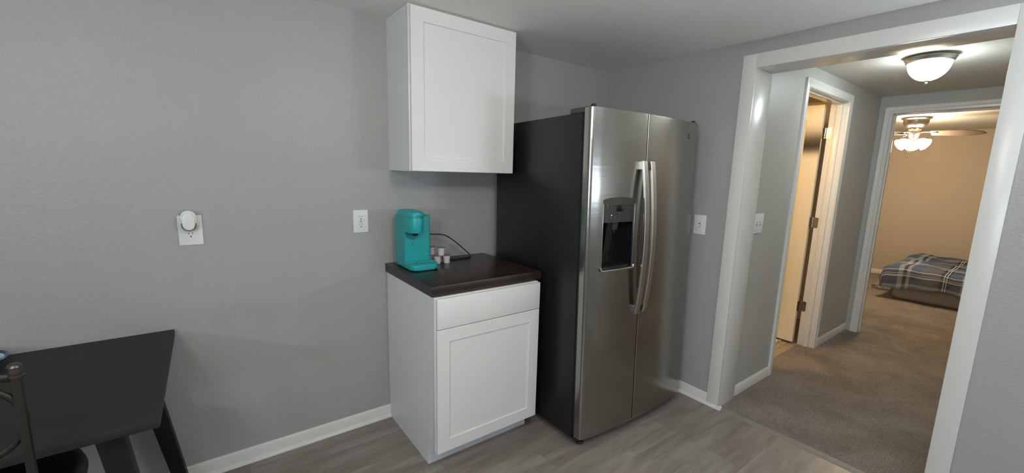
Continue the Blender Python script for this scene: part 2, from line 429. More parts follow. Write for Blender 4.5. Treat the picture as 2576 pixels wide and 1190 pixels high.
# ------------------------------------------------------------------ hall
bm = B(); box(bm, (WT, YH, 0), (BX0-.019, YHB, HH)); box(bm, (BX1+.019, YH, 0), (XB0, YHB, HH)); box(bm, (BX0-.019, YH, BZ+.019), (BX1+.019, YHB, HH))
struct('wall_hall_left', bm, M_wallhall, smooth=None, mats=[M_wallbath])
slab('wall_hall_right', (WT, YHR-.1, 0), (XE, YHR, HH), M_wallhall)
bm = B(); box(bm, (XE, EY0+.019, 0), (XB0, YH, HH)); box(bm, (XE, YHR-.1, 0), (XB0, EY1-.019, HH)); box(bm, (XE, EY1-.019, EZ+.019), (XB0, EY0+.019, HH))
struct('wall_hall_end', bm, M_wallhall, smooth=None)
run_x('baseboard_hall_left', WT+.001, BX0-.057, YH, -1)
run_x('baseboard_hall_left_end', BX1+.057, XE, YH, -1)
run_x('baseboard_hall_right', WT, XE, YHR, 1)

# colonial casing profile: (distance from opening edge, projection)
CP = [(0, 0), (0, .008), (.004, .011), (.018, .012), (.024, .009), (.028, .012), (.05, .0165), (.056, .014), (.057, 0)]
def casing(name, plane, u0, u1, z1, axis, sg, m=M_trim):
    """mitred three-sided casing on wall plane; axis = wall normal axis, sg = outward sign"""
    bm = B()
    def P(u, d, z): return (u, plane+sg*d, z) if axis == 'y' else (plane+sg*d, u, z)
    s = 1 if u1 > u0 else -1
    rows = []
    for w_, d in CP:
        rows.append([bm.verts.new(P(u0-s*w_, d, 0)), bm.verts.new(P(u0-s*w_, d, z1+w_)), bm.verts.new(P(u1+s*w_, d, z1+w_)), bm.verts.new(P(u1+s*w_, d, 0))])
    for A0, B0 in zip(rows, rows[1:]):
        for i in range(3): bm.faces.new((A0[i], A0[i+1], B0[i+1], B0[i]))
    for i in range(3): bm.faces.new((rows[0][i], rows[0][i+1], rows[-1][i+1], rows[-1][i]))
    bm.faces.new([r[0] for r in rows]); bm.faces.new([r[3] for r in rows])
    return struct(name, bm, m, smooth=30)
casing('trim_bathroom_casing', YH, BX0-.003, BX1+.003, BZ+.003, 'y', -1)
casing('trim_bedroom_casing', XE, EY0+.003, EY1-.003, EZ+.003, 'x', -1)
def jamb(name, bm, m=M_trim): return struct(name, bm, m)
bm = B()
box(bm, (BX0-.0185, YH-.001, 0), (BX0, YHB+.001, BZ+.018), .001); box(bm, (BX1, YH-.001, 0), (BX1+.0185, YHB+.001, BZ+.018), .001); box(bm, (BX0, YH-.001, BZ), (BX1, YHB+.001, BZ+.0185), .001)
box(bm, (BX0, -1.040, 0), (BX0+.011, -1.000, BZ), .002); box(bm, (BX1-.011, -1.040, 0), (BX1, -1.000, BZ), .002); box(bm, (BX0+.011, -1.040, BZ-.011), (BX1-.011, -1.000, BZ), .002)
jamb('trim_bathroom_jamb', bm)
bm = B()
box(bm, (XE-.001, EY0, 0), (XB0+.001, EY0+.0185, EZ+.018), .001); box(bm, (XE-.001, EY1-.0185, 0), (XB0+.001, EY1, EZ+.018), .001); box(bm, (XE-.001, EY1, EZ), (XB0+.001, EY0, EZ+.0185), .001)
box(bm, (XE+.04, EY0-.011, 0), (XE+.08, EY0, EZ), .002); box(bm, (XE+.04, EY1, 0), (XE+.08, EY1+.011, EZ), .002); box(bm, (XE+.04, EY1, EZ-.011), (XE+.08, EY0, EZ), .002)
jamb('trim_bedroom_jamb', bm)

# bathroom shell, door
slab('wall_bathroom_far', (WT, .75, 0), (2.5, .85, HH), M_wallbath)
slab('wall_bathroom_right', (2.42, YHB, 0), (2.52, .75, HH), M_wallbath)
bm = B()
DX0, DX1, DY0, DY1, DZ0, DZ1 = 1.588, 1.623, -.930, -.128, .022, BZ-.006
box(bm, (DX0+.006, DY0, DZ0), (DX1-.006, DY1, DZ1))
ys = [DY0, DY0+.118, DY0+.118+.225, DY0+.118+.225+.126, DY1-.118, DY1]
zs = [DZ0, .245, .885, 1.03, 1.625, 1.735, 1.945, DZ1]
for fx0, fx1 in ((DX0, DX0+.007), (DX1-.007, DX1)):
    for i in range(5):
        for j in range(7):
            if i in (1, 3) and j in (1, 3, 5): continue
            box(bm, (fx0, ys[i], zs[j]), (fx1, ys[i+1], zs[j+1]))
    for i in (1, 3):
        for j in (1, 3, 5):
            box(bm, (fx0+(.0015 if fx0 == DX0 else 0), ys[i]+.022, zs[j]+.022), (fx1-(.0015 if fx0 != DX0 else 0), ys[i+1]-.022, zs[j+1]-.022), .004, 1)
bmesh.ops.remove_doubles(bm, verts=bm.verts[:], dist=1e-5)
door = struct('door_1', bm, M_door, smooth=25)
for z, mm in ((1.835, M_nickel), (1.094, M_nickel), (.352, M_nickel_dark)):
    bm = B(); prism(bm, rrect(-.983, -.950, z-.044, z+.044, .008), 'x', BX1-.0025, BX1-.0002)
    prism(bm, rrect(-.9315, -.9295, z-.044, z+.044, .0002, 1), 'x', DX0+.004, DX1)
    for k_ in range(5): lathe(bm, [(0, -.0085), (.0058, -.0085), (.0063, -.007), (.0063, .007), (.0058, .0085), (0, .0085)], (BX1-.008, -.9425, z-.036+k_*.018), 14)
    h = obj('hinge', bm, mm, door)
    bm = B()
    for q, (yy, zz) in enumerate(((-.972, z+.030), (-.963, z), (-.972, z-.030))): lathe(bm, [(0, .0003), (.0035, .0005), (.0035, 0)], (BX1-.0025, yy, zz), 10, Matrix.Rotation(R(-90), 3, 'Y'))
    obj('screw', bm, M_nickel_dark, h)
bm = B()
for sx in (-1, 1):
    x_ = DX0 if sx < 0 else DX1
    lathe(bm, [(.03, 0), (.03, .004), (.012, .008), (.011, .03), (.024, .04), (.027, .052), (.02, .062), (0, .065)], (x_, -.19, .95), 24, Matrix.Rotation(R(90*sx), 3, 'Y'))
obj('doorknob', bm, M_nickel, door)
# bath mat behind the door
bm = B()
nx, ny = 26, 18
g = [[bm.verts.new((.90+.73*i/nx*.93, -.845+.5*j/ny + .008*math.sin(i*1.1), .011+.005*math.sin(i*.9+j*.5)+(.002*rnd.random()) + (.008 if j == 0 else 0))) for j in range(ny+1)] for i in range(nx+1)]
for i in range(nx):
    for j in range(ny): bm.faces.new((g[i][j], g[i+1][j], g[i+1][j+1], g[i][j+1]))
ge = bmesh.ops.extrude_face_region(bm, geom=bm.faces[:]); vv = [e for e in ge['geom'] if isinstance(e, bmesh.types.BMVert)]
for q in vv: q.co.z = .001
mt = obj('bath_mat', bm, M_rug); tag(mt, 'white cloth bath mat on the tan bathroom floor under the open door', 'bath mat'); base_origin(mt, (1.24, -.6, 0))

# bedroom shell
slab('wall_bedroom_far', (XBW, BY1-.1, 0), (XBW+.1, BY0+.1, HH), M_wallbed)
slab('wall_bedroom_left', (XB0-.08, BY0, 0), (XBW, BY0+.1, HH), M_wallbed)
slab('wall_bedroom_right', (XB0-.08, BY1-.1, 0), (XBW, BY1, HH), M_wallbed)
bm = B(); box(bm, (XB0-.08, YHB, 0), (XB0, BY0, HH)); box(bm, (XB0-.08, BY1, 0), (XB0, YHR-.1, HH))
struct('wall_bedroom_near', bm, M_wallbed, smooth=None)
run_y('baseboard_bedroom_far', BY1, BY0, XBW, -1)
run_x('baseboard_bedroom_left', XB0, XBW-.012, BY0, -1)

# ------------------------------------------------------------------ upper cabinet
def shaker_door(name, x0, x1, yb, yf, z0, z1, fw, parent, m=M_cab):
    bm = B(); rec = .007
    o_ = [(x0, z0), (x1, z0), (x1, z1), (x0, z1)]; i_ = [(x0+fw, z0+fw), (x1-fw, z0+fw), (x1-fw, z1-fw), (x0+fw, z1-fw)]
    j_ = [(x0+fw+.0015, z0+fw+.0015), (x1-fw-.0015, z0+fw+.0015), (x1-fw-.0015, z1-fw-.0015), (x0+fw+.0015, z1-fw-.0015)]
    bev = .0015
    of = [(x0+bev, z0+bev), (x1-bev, z0+bev), (x1-bev, z1-bev), (x0+bev, z1-bev)]
    L = []
    for pts, y in ((o_, yb), (o_, yf+bev), (of, yf), (i_, yf), (j_, yf+rec)): L.append([bm.verts.new((x, y, z)) for x, z in pts])
    bm.faces.new(L[0])
    for A0, B0 in zip(L, L[1:]):
        for i in range(4): bm.faces.new((A0[i], A0[(i+1) % 4], B0[(i+1) % 4], B0[i]))
    bm.faces.new(L[-1])
    return obj(name, bm, m, parent, smooth=None)
up = thing('wall_cabinet', (-1.3934, -.14, 1.4363), 'white shaker wall cabinet mounted above the counter, touching the ceiling', 'cabinet')
bm = B(); box(bm, (-1.7004, -.264, 1.4363), (-1.6854, -.0, H-.001)); box(bm, (-1.1015, -.264, 1.4363), (-1.0865, 0, H-.001))
box(bm, (-1.6854, -.264, 1.450), (-1.1015, 0, 1.462)); box(bm, (-1.6854, -.264, H-.02), (-1.1015, 0, H-.001)); box(bm, (-1.6854, -.012, 1.462), (-1.1015, 0, H-.02)); box(bm, (-1.6854, -.264, 1.80), (-1.1015, -.012, 1.816))
obj('body', bm, M_cabside, up, None, label='pale side panel and shelves of the cabinet')
bm = B(); x0, x1, z0, z1 = -1.7015, -1.0865, 1.4363, H-.0015
box(bm, (x0, -.281, z0), (x0+.038, -.2635, z1), .001); box(bm, (x1-.038, -.281, z0), (x1, -.2635, z1), .001); box(bm, (x0+.038, -.281, z0), (x1-.038, -.2635, z0+.038), .001); box(bm, (x0+.038, -.281, z1-.038), (x1-.038, -.2635, z1), .001)
obj('face_frame', bm, M_cab, up)
shaker_door('door', -1.6955, -1.0865, -.282, -.2995, 1.4375, H-.009, .064, up)

# ------------------------------------------------------------------ base cabinet
lo = thing('base_cabinet', (-1.4245, -.30, 0), 'white shaker base cabinet with drawer front under the dark countertop', 'cabinet')
bx0, bx1, bd, bt = -1.7262, -1.1227, -.604, .8745
bm = B()
side = [(-.004, 0), (-.528, 0), (-.528, .104), (-.586, .104), (-.586, bt), (-.004, bt)]
prism(bm, side, 'x', bx0, bx0+.014); prism(bm, side, 'x', bx1-.014, bx1)
box(bm, (bx0+.014, -.58, .104), (bx1-.014, -.004, .118)); box(bm, (bx0+.014, -.016, .118), (bx1-.014, -.004, bt))
obj('body', bm, M_cabside, lo, None, label='pale side panels of the base cabinet')
bm = B()
box(bm, (bx0-.001, bd, .104), (bx0+.038, -.586, bt), .001); box(bm, (bx1-.038, bd, .104), (bx1+.001, -.586, bt), .001)
for za, zb in ((.104, .140), (.708, .746), (bt-.03, bt)): box(bm, (bx0+.038, bd, za), (bx1-.038, -.586, zb), .001)
obj('face_frame', bm, M_cab, lo)
bm = B(); box(bm, (bx0+.014, -.528, .0), (bx1-.014, -.513, .104)); obj('toe_kick', bm, M_toe, lo, None)
bm = B(); box(bm, (bx0+.003, bd-.020, .7283), (bx1, bd-.001, .8715), .0018); obj('drawer_front', bm, M_cab, lo)
shaker_door('door', bx0+.003, bx1, bd-.001, bd-.0195, .1042, .7245, .062, lo)

ct = obj('countertop', prism(B(), [(-1.7343, 0), (-1.0904, 0), (-1.0904, -.5896), (-1.7343, -.5896)], 'z', .8756, .9231, .0025, 2), M_counter)
tag(ct, 'dark espresso wood countertop on the white base cabinet', 'countertop'); base_origin(ct, (-1.41, -.295, .8756))
ZC = .9231

# ------------------------------------------------------------------ refrigerator (local frame, leaning slightly back)
FR = thing('refrigerator', (-1.0307, -.8227, 0), 'stainless side-by-side refrigerator with charcoal sides and ice dispenser', 'refrigerator', rot=(R(-1.4), 0, 0))
FW = .919
bm = B(); box(bm, (0, 0, .035), (FW, .735, 1.742), .004)
obj('case', bm, M_case, FR, local=True, label='charcoal painted refrigerator case')
bm = B()
box(bm, (.01, -.028, .02), (FW-.01, 0, .066), .004)
for i in range(22): box(bm, (.06+i*.037, -.031, .028), (.082+i*.037, -.027, .058))
obj('base_grille', bm, M_black, FR, local=True)
for x_ in (.05, FW-.05):
    bm = B(); lathe(bm, [(0, 0), (.022, 0), (.024, .006), (.018, .014), (.009, .018), (.009, .03), (0, .03)], (x_, -.012, 0), 20); obj('leveling_foot', bm, M_black, FR, local=True)
for x_ in (.06, FW-.06):
    bm = B(); lathe(bm, [(0, -.012), (.02, -.012), (.021, 0), (.02, .012), (0, .012)], (x_, .66, .0385), 20, Matrix.Rotation(R(90), 3, 'Y')); obj('rear_roller', bm, M_black, FR, local=True)
bm = B(); box(bm, (.004, -.016, .066), (.386, 0, 1.742), .002); box(bm, (.396, -.016, .066), (FW-.004, 0, 1.742), .002)
obj('door_gasket', bm, M_dark, FR, local=True)
def yf(x):  # curved door front
    t = (x-.46)/.46
    return -.096 + .030*t*t
DB = -.0165
def door_outline(x0, x1, rl, rr):
    pts = [(x0, DB)]
    # left corner
    if rl:
        yc = yf(x0)+rl
        pts += [(x0+rl+rl*math.cos(R(a_)), yc+rl*math.sin(R(a_))) for a_ in range(180, 271, 10)]
    else: pts.append((x0, yf(x0)))
    a0, a1 = x0+(rl or 0), x1-(rr or 0); n_ = 14
    pts += [(a0+(a1-a0)*i/n_, yf(a0+(a1-a0)*i/n_) if (rl == 0 or i > 0) else yf(x0)) for i in range(1 if rl else 1, n_)]
    if rr:
        yc = yf(x1)+rr
        pts += [(x1-rr+rr*math.cos(R(a_)), yc+rr*math.sin(R(a_))) for a_ in range(270, 361, 10)]
    else: pts.append((x1, yf(x1)))
    pts.append((x1, DB)); return pts
Z0, Z1 = .0528, 1.7625
SX0, SX1 = .388, .3945
hx0, hx1, hz0, hz1 = .094, .315, .966, 1.322
def fix(pts): # first curve point after a rounded corner must not fold back
    out = []
    for q in pts:
        if not out or (abs(q[0]-out[-1][0])+abs(q[1]-out[-1][1])) > 1e-5: out.append(q)
    return out
bm = B()
full = fix(door_outline(0, SX0, .022, .004))
prism(bm, full, 'z', Z0, hz0); prism(bm, full, 'z', hz1, Z1)
def clip(pts, xa, xb):
    cur = [(x_, y_) for x_, y_ in pts if xa-1e-9 <= x_ <= xb+1e-9 and y_ < DB-1e-6]
    res = list(cur)
    if xa > 1e-6: res = [(xa, yf(xa))]+res
    if xb < SX0-1e-6: res = res+[(xb, yf(xb))]
    return [(xa, DB)]+res+[(xb, DB)]
prism(bm, clip(full, 0, hx0), 'z', hz0, hz1); prism(bm, clip(full, hx1, SX0), 'z', hz0, hz1)
bmesh.ops.remove_doubles(bm, verts=bm.verts[:], dist=1e-6)
dl = obj('freezer_door', bm, M_steel, FR, local=True, smooth=40)
bm = B(); prism(bm, fix(door_outline(SX1, FW, .004, .022)), 'z', Z0, Z1)
dr = obj('fridge_door', bm, M_steel, FR, local=True, smooth=40)
# hinge covers and hinge pins on top
for x0, x1 in ((.0, .12), (FW-.12, FW)):
    bm = B(); prism(bm, [(x0+.001, .085), (x1-.001, .085), (x1-.001, .0), ((x0+x1)/2+(.02 if x0 > .4 else -.02), -.05), (x0+.001 if x0 < .4 else x0+.04, -.05) if x0 < .4 else (x1-.001, -.05), (x0+.001, -.0)] if x0 < .4 else [(x0+.001, .085), (x1-.001, .085), (x1-.001, -.05), (x1-.05, -.05), (x0+.001, 0)], 'z', 1.7425, 1.766, .003)
    obj('hinge_cover', bm, M_black if x0 > .4 else mat('grey_hinge_cover', (.05, .05, .046), .5), FR, local=True)
for x_ in (.028, FW-.028):
    bm = B(); lathe(bm, [(0, 0), (.011, 0), (.012, .003), (.012, .009), (.010, .012), (0, .012)], (x_, -.045, 1.766), 20); obj('hinge_pin_cap', bm, M_bronze, FR, local=True)
# handles: bowed strap with end mounts
def handle(x0, x1, parent):
    bm = B(); n_ = 28; za, zb = .700, 1.520; th = .011
    cols = []
    for i in range(n_+1):
        t = i/n_; z = za+(zb-za)*t; yo = -.118-.034*(1-(2*t-1)**2)
        cr = .004
        sec = [(x0+cr, yo), (x1-cr, yo), (x1, yo+cr), (x1, yo+th), (x0, yo+th), (x0, yo+cr)]
        cols.append([bm.verts.new((x_, y_, z)) for x_, y_ in sec])
    for A0, B0 in zip(cols, cols[1:]):
        for j in range(6): bm.faces.new((A0[j], A0[(j+1) % 6], B0[(j+1) % 6], B0[j]))
    bm.faces.new(cols[0]); bm.faces.new(cols[-1])
    h = obj('handle', bm, M_handle, parent, local=True)
    for z0_, z1_ in ((za, za+.045), (zb-.045, zb)):
        bm = B(); xm = (x0+x1)/2
        yb_ = yf(xm)+.001
        prism(bm, [(x0+.002, yb_), (x1-.002, yb_), (x1-.002, -.112), (x0+.002, -.112)], 'z', z0_+.001, z1_-.001, .002)
        obj('mount', bm, M_grey_pl if False else M_handle, h, local=True)
    return h
handle(.336, .374, dl); handle(.402, .438, dr)
# dispenser
def fy(x, d=0): return yf(x)+d
dsp = None
bm = B()
# cavity shell (five inner faces with thickness), behind the hole
ca0, ca1, cz0, cz1 = hx0, hx1, hz0, 1.206
box(bm, (ca0, DB-.006, cz0), (ca1, DB, hz1)); box(bm, (ca0, fy(ca0, .004), cz0), (ca0+.004, DB-.006, hz1)); box(bm, (ca1-.004, fy(ca1, .004), cz0), (ca1, DB-.006, hz1)); box(bm, (ca0+.004, fy(ca0, .006), cz0), (ca1-.004, DB-.006, cz0+.006)); box(bm, (ca0+.004, fy(ca0, .006), hz1-.006), (ca1-.004, DB-.006, hz1))
dsp = obj('dispenser', bm, M_disp, dl, local=True, label='black recessed ice and water dispenser')
bm = B(); prism(bm, [(ca0+.003, fy(ca0, .002)), (ca0+.08, fy(ca0+.08, .0015)), (ca1-.08, fy(ca1-.08, .0015)), (ca1-.003, fy(ca1, .002)), (ca1-.003, DB-.006), (ca0+.003, DB-.006)], 'z', cz1, hz1-.01)
pn = obj('control_panel', bm, M_grey_pl, dsp, local=True)
# arched brow over the panel
bm = B(); n_ = 18; pts = []
for i in range(n_+1):
    t = i/n_; x_ = hx0-.004+(hx1-hx0+.008)*t; e = max(0, abs(2*t-1)-.82)/.18
    pts.append((x_, hz1+.001+.012*(1-(2*t-1)**2)-.003*e*e))
ring_o, ring_i = [], []
lower = [(x_, hz1-.028) for x_, _ in pts]
F1 = [bm.verts.new((x_, yf(x_)-.0035, z)) for x_, z in pts]; F2 = [bm.verts.new((x_, yf(x_)-.001, z_)) for (x_, _), (_, z_) in zip(pts, lower)]
F3 = [bm.verts.new((x_, yf(x_)+.004, z)) for x_, z in pts]; F4 = [bm.verts.new((x_, yf(x_)+.004, z_)) for (x_, _), (_, z_) in zip(pts, lower)]
for i in range(n_):
    for A0, B0 in ((F1, F2), (F2, F4), (F4, F3), (F3, F1)): bm.faces.new((A0[i], A0[i+1], B0[i+1], B0[i]))
for i in (0, -1): bm.faces.new((F1[i], F2[i], F4[i], F3[i]))
obj('brow', bm, mat('bronze_grey_brow', (.085, .075, .062), .4, .5), dsp, local=True)
# bright side trims and bottom lip
for ta, tb_ in ((hx0-.005, hx0+.001), (hx1-.001, hx1+.006)): obj('side_trim', box(B(), (ta, fy(ta, -.002), hz0), (tb_, fy(ta, .006), hz1-.02), .0012), M_handle, dsp, local=True)
bm = B()
pth = [(hx0-.010+.004*0, fy(hx0, -.004), hz0+.010), (hx0-.006, fy(hx0, -.006), hz0-.003)]+[(hx0+(hx1-hx0)*i/8, fy(hx0+(hx1-hx0)*i/8, -.007), hz0-.006) for i in range(9)]+[(hx1+.006, fy(hx1, -.006), hz0-.003), (hx1+.010, fy(hx1, -.004), hz0+.010)]
tube(bm, pth, .006, 8); obj('bottom_lip', bm, M_handle, dsp, local=True)
bm = B(); box(bm, (hx0+.004, fy(hx0+.01, -.004), hz0), (hx1-.004, DB-.006, hz0+.010), .003); obj('drip_tray', bm, M_black, dsp, local=True)
# paddle, chute and nozzle in the cavity
bm = B(); prism(bm, [(-.060, 1.206), (-.040, 1.206), (-.030, 1.06), (-.034, 1.045), (-.040, 1.06)], 'x', .150, .196, .002); obj('paddle', bm, mat('smoked_clear_paddle', (.012, .013, .014), .2), dsp, local=True)
bm = B(); lathe(bm, [(.020, 0), (.024, .035), (.024, .04), (0, .04)], (.205, -.05, 1.167), 20); lathe(bm, [(.004, -.02), (.005, .0)], (.205, -.055, 1.167), 10); obj('chute', bm, mat('dark_chute_plastic', (.03, .03, .032), .25), dsp, local=True)
# panel graphics
def onp(x_, d=.0): return yf(x_)+.0015-d
bm = B(); box(bm, (.184, onp(.2, .0022), 1.262), (.236, onp(.2, -.002), 1.294), .001); obj('display', bm, M_screen, pn, local=True)
for x_, z_, w_, h_ in [(.12, 1.285, .012, .004), (.12, 1.278, .016, .002), (.160, 1.293, .006, .002), (.160, 1.262, .006, .002), (.258, 1.293, .006, .002), (.258, 1.265, .006, .002), (.21, 1.256, .040, .002), (.21, 1.300, .022, .002)] + [(xx, 1.2155, .009, .0016) for xx in (.118, .178, .234, .268)]:
    obj('panel_marking', box(B(), (x_-w_/2, onp(x_, .0006), z_-h_/2), (x_+w_/2, onp(x_, -.003), z_+h_/2)), M_icon, pn, None, local=True)
for x_ in (.118, .150, .178, .206, .234, .268):
    obj('button_icon', lathe(B(), [(.0075, 0), (.0075, .0006), (.0062, .0006), (.0062, 0)], (x_, onp(x_, 0), 1.228), 18, Matrix.Rotation(R(90), 3, 'X')), M_icon, pn, local=True)
for x_, z_ in ((.122, 1.295), (.150, 1.243)): obj('indicator_light', lathe(B(), [(.0018, 0), (.0018, .001), (0, .0012)], (x_, onp(x_, 0), z_), 10, Matrix.Rotation(R(90), 3, 'X')), M_led, pn, local=True)
# round badge
bx_ = .800; bm = B(); lathe(bm, [(.0155, 0), (.0155, .0012), (.0140, .0018), (.0130, .0012), (0, .0012)], (0, 0, 0), 28, Matrix.Rotation(R(90), 3, 'X'))
slope = (yf(bx_+.01)-yf(bx_-.01))/.02
bd_ = obj('badge', bm, mat('dark_badge_metal', (.16, .15, .14), .35, .8), dr, local=True); bd_.location = (bx_, yf(bx_)-.0002, 1.680); bd_.rotation_euler = (0, 0, math.atan(slope))
textmesh('badge_lettering', 'GE', .015, M_handle, bd_, (0, -.0016, 0), (R(90), 0, 0), .0003)

# ------------------------------------------------------------------ coffee maker
cm = thing('coffee_maker', (-1.62, -.165, ZC), 'teal single-serve coffee maker standing on the dark countertop', 'coffee maker')
x0, x1 = -1.695, -1.547; yb, ym, yfr = -.050, -.188, -.288; xe = x0-.0006
bm = B()
prism(bm, arc(x1-.014, yb-.014, .014, 0, 90, 5)+arc(x0+.014, yb-.014, .014, 90, 180, 5)+[(x0, ym)]+arc(x1-.012, ym+.012, .012, 270, 360, 5), 'z', ZC+.006, 1.203, .008, 4)
bd0 = obj('body', bm, M_teal, cm)
# base tray
bm = B()
def basepl(g_=0): return [(xe+g_, yb-.02)]+arc(xe+.035, yfr+.035, .035-g_, 180, 270, 7)+arc(x1-.028, yfr+.035, .035-g_, 270, 360, 7)+[(x1+.007-g_, ym+.03)]
prism(bm, basepl(), 'z', ZC+.006, ZC+.034, .004, 3)
prism(bm, [(x0+.001, ym+.02), (x0+.001, ym-.02), (x1+.006, ym-.035), (x1+.006, ym+.02)], 'z', ZC+.02, ZC+.0375, .004, 3)
tr = obj('drip_tray', bm, M_teal, cm)
bm = B(); prism(bm, [(x0+.006, yb-.025), (x0+.006, yfr+.05)]+arc(x0+.035, yfr+.035, .028, 180, 270, 6)[1:]+arc(x1-.03, yfr+.035, .028, 270, 360, 6)+[(x1-.006, yb-.025)], 'z', ZC+.001, ZC+.007); obj('underside', bm, M_black, cm)
# head
bm = B()
hx1_ = -1.613
def headpl(g_=0, yback=ym+.02): return [(xe+g_, yback)]+arc((xe+hx1_)/2, -.232, (hx1_-xe)/2-g_, 180, 360, 16, ry=.047-g_)+[(hx1_-g_, yback)]
prism(bm, headpl(), 'z', 1.122, 1.2005, .003, 2); obj('brew_head', bm, M_teal, cm)
bm = B(); prism(bm, headpl(.002), 'z', 1.1995, 1.204); obj('lid_seam', bm, M_teald, cm)
bm = B()
ply = lambda g_: [(xe+g_, -.090-g_)]+arc((xe+hx1_)/2, -.232, (hx1_-xe)/2-g_, 180, 360, 16, ry=.047-g_)+[(hx1_-g_, -.090-g_)]
L = []
for g_, z in ((0, 1.2035), (0, 1.220), (.002, 1.226), (.007, 1.230), (.018, 1.234)): L.append([bm.verts.new((u, v_, z - .0*(u))) for u, v_ in ply(g_)])
bm.faces.new(L[0]); bm.faces.new(L[-1])
for A0, B0 in zip(L, L[1:]):
    for i in range(len(A0)): bm.faces.new((A0[i], A0[(i+1) % len(A0)], B0[(i+1) % len(A0)], B0[i]))
lid = obj('lid', bm, M_teal, cm, smooth=50)
bm = B(); prism(bm, arc(-1.645, -.245, .036, 205, 335, 12, ry=.042)+[(-1.620, -.235), (-1.668, -.235)], 'z', 1.2145, 1.2190, .0012); obj('lid_handle', bm, M_teal, lid)
bm = B(); prism(bm, arc(-1.645, -.2445, .034, 212, 328, 12, ry=.0415)+[(-1.622, -.235), (-1.666, -.235)], 'z', 1.2100, 1.2146); obj('lid_slot', bm, M_teald, lid)
bm = B(); lathe(bm, [(0, 0), (.012, 0), (.016, .014), (.016, .016), (0, .016)], (-1.652, -.222, 1.104), 20); obj('nozzle', bm, M_black, cm)
bm = B(); prism(bm, [(x_, z_) for x_, z_ in arc(-1.652, 1.118, .038, 180, 360, 14, ry=.042)], 'y', ym-.0008, ym+.001); obj('cup_recess_shade', bm, M_teald, cm)  # flat half oval; shadow under the head painted in darker teal
bm = B(); box(bm, (-1.6535, ym-.002, 1.046), (-1.6505, ym-.0005, 1.057), .0005); obj('brew_slot', bm, M_black, cm)
for z, r in ((1.105, .0035), (1.066, .0085), (1.040, .0085), (1.016, .006)):
    bm = B(); lathe(bm, [(r-.001, .0), (r-.001, .0008), (r, .0008), (r, 0)], (-1.570, ym-.0005, z), 20, Matrix.Rotation(R(90), 3, 'X')); obj('button_ring', bm, mat('pale_teal_print', (.12, .60, .56), .5), cm)
bm = B()
tube(bm, [(-1.570+.012*math.cos(t*.5236), ym-.0008, .993+.005*math.sin(t*.5236)) for t in range(12)], .0006, 5, True); obj('power_button', bm, mat('pale_teal_mark', (.2, .66, .62), .5), cm)
bm = B(); lathe(bm, [(.0018, 0), (.0018, .0008), (0, .001)], (-1.5565, ym-.0005, 1.042), 10, Matrix.Rotation(R(90), 3, 'X')); obj('status_light', bm, M_black, cm)
textmesh('tray_lettering', 'KEURIG', .0085, M_teald, cm, (-.020, ym+.165-.028, .0378), (0, 0, 0), .0003)
for qx, qy in ((x0+.03, yfr+.03), (x1-.02, yfr+.03), (x0+.03, yb-.02), (x1-.02, yb-.02)):
    bm = B(); lathe(bm, [(0, 0), (.008, 0), (.008, .002), (0, .002)], (qx, qy, ZC), 14); obj('rubber_foot', bm, M_black, cm)
cordp = catmull([(-1.600, -.052, 1.05), (-1.585, -.036, 1.068), (-1.54, -.045, 1.078), (-1.48, -.075, 1.080), (-1.42, -.085, 1.074), (-1.37, -.078, 1.050), (-1.30, -.062, 1.000), (-1.245, -.050, .955), (-1.222, -.055, .932), (-1.240, -.085, .9265), (-1.31, -.104, .9265), (-1.39, -.090, .9265), (-1.47, -.050, .9265), (-1.54, -.030, .9265), (-1.62, -.022, .9265)], 8)
bm = B(); tube(bm, cordp, .0032, 8); obj('power_cord', bm, M_black, cm)

# coffee pods
def make_pod(loc, label):
    t = thing('coffee_pod', loc, label, 'coffee pod', 'coffee pods beside the coffee maker')
    bm = B(); lathe(bm, [(0, 0), (.0165, 0), (.0180, .0015), (.0188, .030), (.0212, .0425), (.0212, .0435), (0, .0435)], loc, 28); obj('cup', bm, M_cup, t)
    bm = B(); lathe(bm, [(.0213, .0435), (.0235, .0437), (.0237, .0445), (.0228, .0452), (0, .0452)], loc, 28); obj('foil_lid', bm, M_foil, t)
    return t
pod0 = make_pod((-1.436, -.160, ZC), 'white coffee pod on the counter, farthest right of the bottom row')
def copy_thing(src, loc, label):
    r = src.copy(); C.objects.link(r); r.location = loc; r['label'] = label
    for ch in src.children:
        q = ch.copy(); C.objects.link(q); q.parent = r
        for g_ in ch.children:
            d_ = g_.copy(); C.objects.link(d_); d_.parent = q
    return r
copy_thing(pod0, (-1.490, -.150, ZC), 'white coffee pod on the counter, half hidden by the teal coffee maker')
copy_thing(pod0, (-1.448, -.108, ZC), 'white coffee pod on the counter, seen in the gap behind the front two')
copy_thing(pod0, (-1.464, -.148, ZC+.0453), 'white coffee pod on top of the stack, fully visible one on the right')
copy_thing(pod0, (-1.500, -.102, ZC+.0453), 'white coffee pod on top of the stack, partly hidden behind the teal coffee maker')
copy_thing(pod0, (-1.500, -.098, ZC), 'white coffee pod behind the bottom row, almost hidden by the coffee maker')

